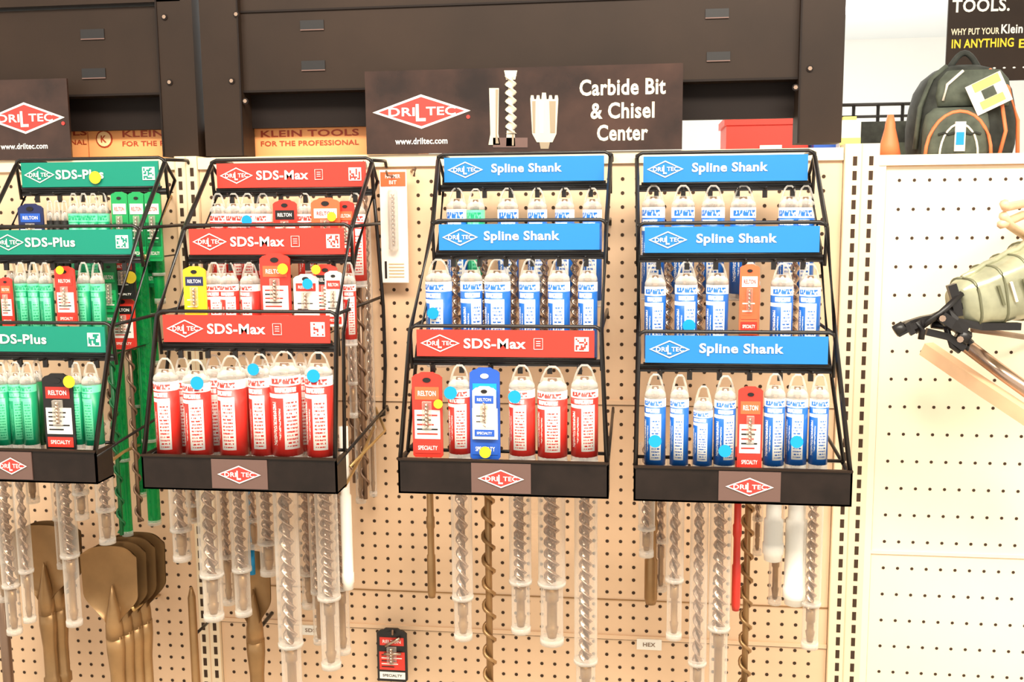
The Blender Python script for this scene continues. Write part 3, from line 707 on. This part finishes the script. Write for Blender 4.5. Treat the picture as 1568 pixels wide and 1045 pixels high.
# ------------------------------------------------------------------ store background beyond the gondola
YB = .95; ZS = Z(1450, 244, YB)
b = B(); b.box((-1.6, .70, ZS-.03), (2.4, 1.6, ZS), 'rail_cream')
b.box((-1.6, 1.1, .0), (2.4, 1.15, ZS-.03), 'peg_cream')
for xx in (-1.58, .4, 2.36): b.box((xx, .72, 0), (xx+.04, 1.58, ZS-.03), 'rail_cream')
b.done('store_shelf')
b = B(); p = P(1478, 240, YB); W2 = WD(1478, 170, YB, 160)/2; zT = Z(1478, 84, YB); H = zT-ZS; x = p.x; z = ZS+.001
secs = []
for t, s in ((0, .86), (.04, .97), (.15, 1.02), (.35, 1.03), (.55, .98), (.72, .90), (.85, .76), (.94, .55), (.985, .28)):
    secs.append(((x, YB+.06, z+H*t*.93), (W2*s, 0, 0), (0, .085*min(1, s+.1), 0), .62))
b.loft(secs, 'pack_black')
fy = YB-.028
b.loft([((x-W2*.28, fy-.0, z+H*t), (W2*.62*s, 0, 0), (0, .035*s, 0), .6) for t, s in ((.01, .85), (.06, 1), (.3, 1), (.42, .93), (.48, .7))], 'pack_grey')
b.loft([((x+W2*.05, fy+.02, z+H*t), (W2*.72*s, 0, 0), (0, .03*s, 0), .6) for t, s in ((.5, .95), (.6, 1), (.75, .92), (.84, .7))], 'pack_grey')
def arc(pts, r, m): b.tube(pts, r, m, 6)
cx = x-W2*.28
arc([(cx+W2*.62*math.cos(t), fy-.031, z+H*(.02+.42*math.sin(t))) for t in [math.pi*k/14 for k in range(15)]], .0045, 'cone_orange')
arc([(cx+W2*.36*math.cos(t), fy-.036, z+H*(.02+.30*math.sin(t))) for t in [math.pi*k/14 for k in range(15)]], .003, 'whiteplastic')
arc([(cx+W2*.1*k, fy-.037, z+H*.22+.004*(k % 2)) for k in range(-4, 5)], .003, 'pack_black')
arc([(x+W2*.92, fy+.0, z+H*.03), (x+W2*.86, fy-.01, z+H*.35), (x+W2*.68, fy+.0, z+H*.66), (x+W2*.35, fy+.02, z+H*.85)], .005, 'cone_orange')
arc([(x+W2*.55, fy-.01, z+H*.03), (x+W2*.62, fy-.02, z+H*.25), (x+W2*.55, fy-.01, z+H*.5)], .005, 'cone_orange')
arc([(x-W2*.98, fy+.03, z+H*.1), (x-W2*.93, fy+.02, z+H*.5), (x-W2*.72, fy+.03, z+H*.78), (x-W2*.4, fy+.05, z+H*.9)], .007, 'pack_grey')
arc([(x-W2*.55, fy-.006, z+H*.55), (x-W2*.5, fy-.01, z+H*.7), (x-W2*.2, fy-.006, z+H*.83)], .004, 'whiteplastic')
arc([(x-W2*.3+W2*.6*k/10, YB+.05, z+H*(.88+.16*math.sin(math.pi*k/10))) for k in range(11)], .008, 'pack_black')
b.box((cx-.012, fy-.040, z+H*.06), (cx+.014, fy-.034, z+H*.34), 'whiteplastic'); b.box((cx-.009, fy-.042, z+H*.12), (cx+.010, fy-.038, z+H*.24), 'dot_blue')
for (dx, dz, w, h, m, dy) in ((.02, .60, .046, .040, 'whiteplastic', -.035), (.012, .70, .034, .011, 'tag_yellow', -.037), (.030, .53, .030, .010, 'tag_yellow', -.037), (.02, .61, .016, .012, 'pack_grey', -.037)):
    c = (x+W2*.08+dx, z+H*dz); an = .45
    b.prism([(c[0]+a*math.cos(an)-e*math.sin(an), c[1]+a*math.sin(an)+e*math.cos(an)) for a, e in ((-w, -h), (w, -h), (w, h), (-w, h))], fy+dy, fy+dy+.002, m)
b.done('backpack')
b = B(); p = P(1361, 240, YB); z = ZS+.001; h = Z(1360, 176, YB)-z
b.box((p.x-.034, YB-.034, z), (p.x+.034, YB+.034, z+.008), 'cone_orange')
b.lathe(p.x, YB, [(.008, z+h), (.013, z+h*.8), (.014, z+h*.7), (.024, z+h*.35), (.030, z+.008)], 'cone_orange', 16)
b.done('traffic_cone')
b = B(); yy = YB+.1; x0 = X(1112, 200, yy); x1 = X(1238, 200, yy); zt = Z(1170, 180, yy)
b.box((x0, yy, ZS+.001), (x1, yy+.2, zt-.02), 'red'); b.box((x0-.006, yy-.006, zt-.02), (x1+.006, yy+.206, zt), 'red')
b.box(((x0+x1)/2-.02, yy-.008, ZS+.03), ((x0+x1)/2+.04, yy-.001, ZS+.05), 'white')
b.tube([((x0+x1)/2-.04, yy+.1, zt), ((x0+x1)/2-.04, yy+.1, zt+.012), ((x0+x1)/2+.04, yy+.1, zt+.012), ((x0+x1)/2+.04, yy+.1, zt)], .004, 'black'); b.done('red_toolbox')
b = B(); x0 = X(1242, 200, yy); x1 = X(1276, 200, yy); zt = Z(1255, 207, yy)
b.box((x0, yy-.05, ZS+.001), (x1, yy+.08, zt), 'blue'); b.box((x0, yy-.052, zt-.012), (x1, yy+.082, zt), 'dot_blue'); b.done('blue_parts_bin')
b = B(); x0 = X(1286, 200, YB); x1 = X(1318, 200, YB); zt = Z(1300, 178, YB)
b.box((x0, YB, ZS+.001), (x1, YB+.07, zt-.01), 'whiteplastic'); b.box((x0, YB-.002, ZS+.04), (x1, YB, ZS+.06), 'tag_yellow'); b.box((x0+.01, YB+.01, zt-.01), (x1-.01, YB+.06, zt), 'tag_yellow'); b.done('yellow_carton')
b = B(); yk = 1.35; x0 = X(1315, 200, yk); x1 = X(1395, 200, yk)
b.box((x0, yk, ZS+.001), (x1, yk+.12, Z(1350, 186, yk)), 'pack_black'); b.box((x0+.01, yk-.003, ZS+.03), (x1-.01, yk, ZS+.07), 'pack_grey'); b.done('grey_tool_case')
b = B(); yk = 1.75; z1 = Z(1340, 160, yk)
xa, xb = X(1270, 160, yk), X(1420, 160, yk)
b.tube([(xa, yk, z1), (xb, yk, z1)], .006, 'black', 8); b.tube([(xa, yk, z1-.04), (xb, yk, z1-.04)], .005, 'black', 8)
k = xa
while k < xb+.001: b.tube([(k, yk, 0), (k, yk, z1)], .006, 'black', 8); k += (xb-xa)/4
b.done('clothing_rail')
b = B(); yk = 2.2; x0 = X(1450, 60, yk); x1 = X(1640, 60, yk); z0 = Z(1510, 124, yk); z1 = Z(1510, -30, yk)
b.box((x0, yk, z0), (x1, yk+.01, z1), 'brown_steel'); f = yk-.002
for t, ul, ur, v, h, m in (('TOOLS.', 1458, 1546, 8, .048, 'white'), ('WHY PUT YOUR', 1456, 1530, 48, .024, 'cream_print'), ('Klein', 1533, 1566, 44, .034, 'white'), ('IN ANYTHING', 1457, 1552, 66, .033, 'yellow'), ('ELSE', 1560, 1600, 66, .033, 'yellow'), ('. . . . . . . . . .', 1460, 1600, 104, .006, 'white')):
    p = P((ul+ur)/2, v, f); b.text(t, p.x, f, p.z, WD((ul+ur)/2, v, f, ur-ul), h, m, .024)
for xx in (x0+.05, x1-.05): b.tube([(xx, yk+.005, z1), (xx, yk+.005, 3.3)], .003, 'black')
b.done('hanging_banner')
def troffer(x, y, w=1.2, d=.6):
    b = B(); b.box((x-w/2, y-d/2, 3.27), (x+w/2, y+d/2, 3.3), 'white'); b.box((x-w/2+.03, y-d/2+.03, 3.265), (x+w/2-.03, y+d/2-.03, 3.27), 'lamp'); b.done('ceiling_light')
p = P(1318, 38, 7.0); troffer(p.x-.05, 7.0, .7, .9)
troffer(2.9, 4.2); troffer(-.5, 3.5)

# ------------------------------------------------------------------ lights
def area(x, y, z, sx, sy, e, rx, col=(1, .92, .79)):
    l = bpy.data.lights.new('l', 'AREA'); l.shape = 'RECTANGLE'; l.size = sx; l.size_y = sy; l.energy = e; l.color = col
    o = bpy.data.objects.new('ceiling_and_fill_lamp', l); o.location = (x, y, z); o.rotation_euler = (rx, 0, 0); scene.collection.objects.link(o)
area(-.8, -1.6, 3.2, 2.4, .6, 92, math.radians(25))
area(1.1, -1.9, 3.2, 2.4, .6, 130, math.radians(28))
area(.8, 4.0, 3.1, 4, 3, 170, 0, (1, .98, .95))
area(1.5, 6.0, 1.2, 3, 3, 62, math.radians(180), (.97, .98, 1))  # unseen upward fill added to brighten the rear ceiling, not a ceiling fixture
w = bpy.data.worlds.new('world'); scene.world = w; w.use_nodes = True
bg = w.node_tree.nodes['Background']; bg.inputs[0].default_value = (1, .93, .82, 1); bg.inputs[1].default_value = 1.28
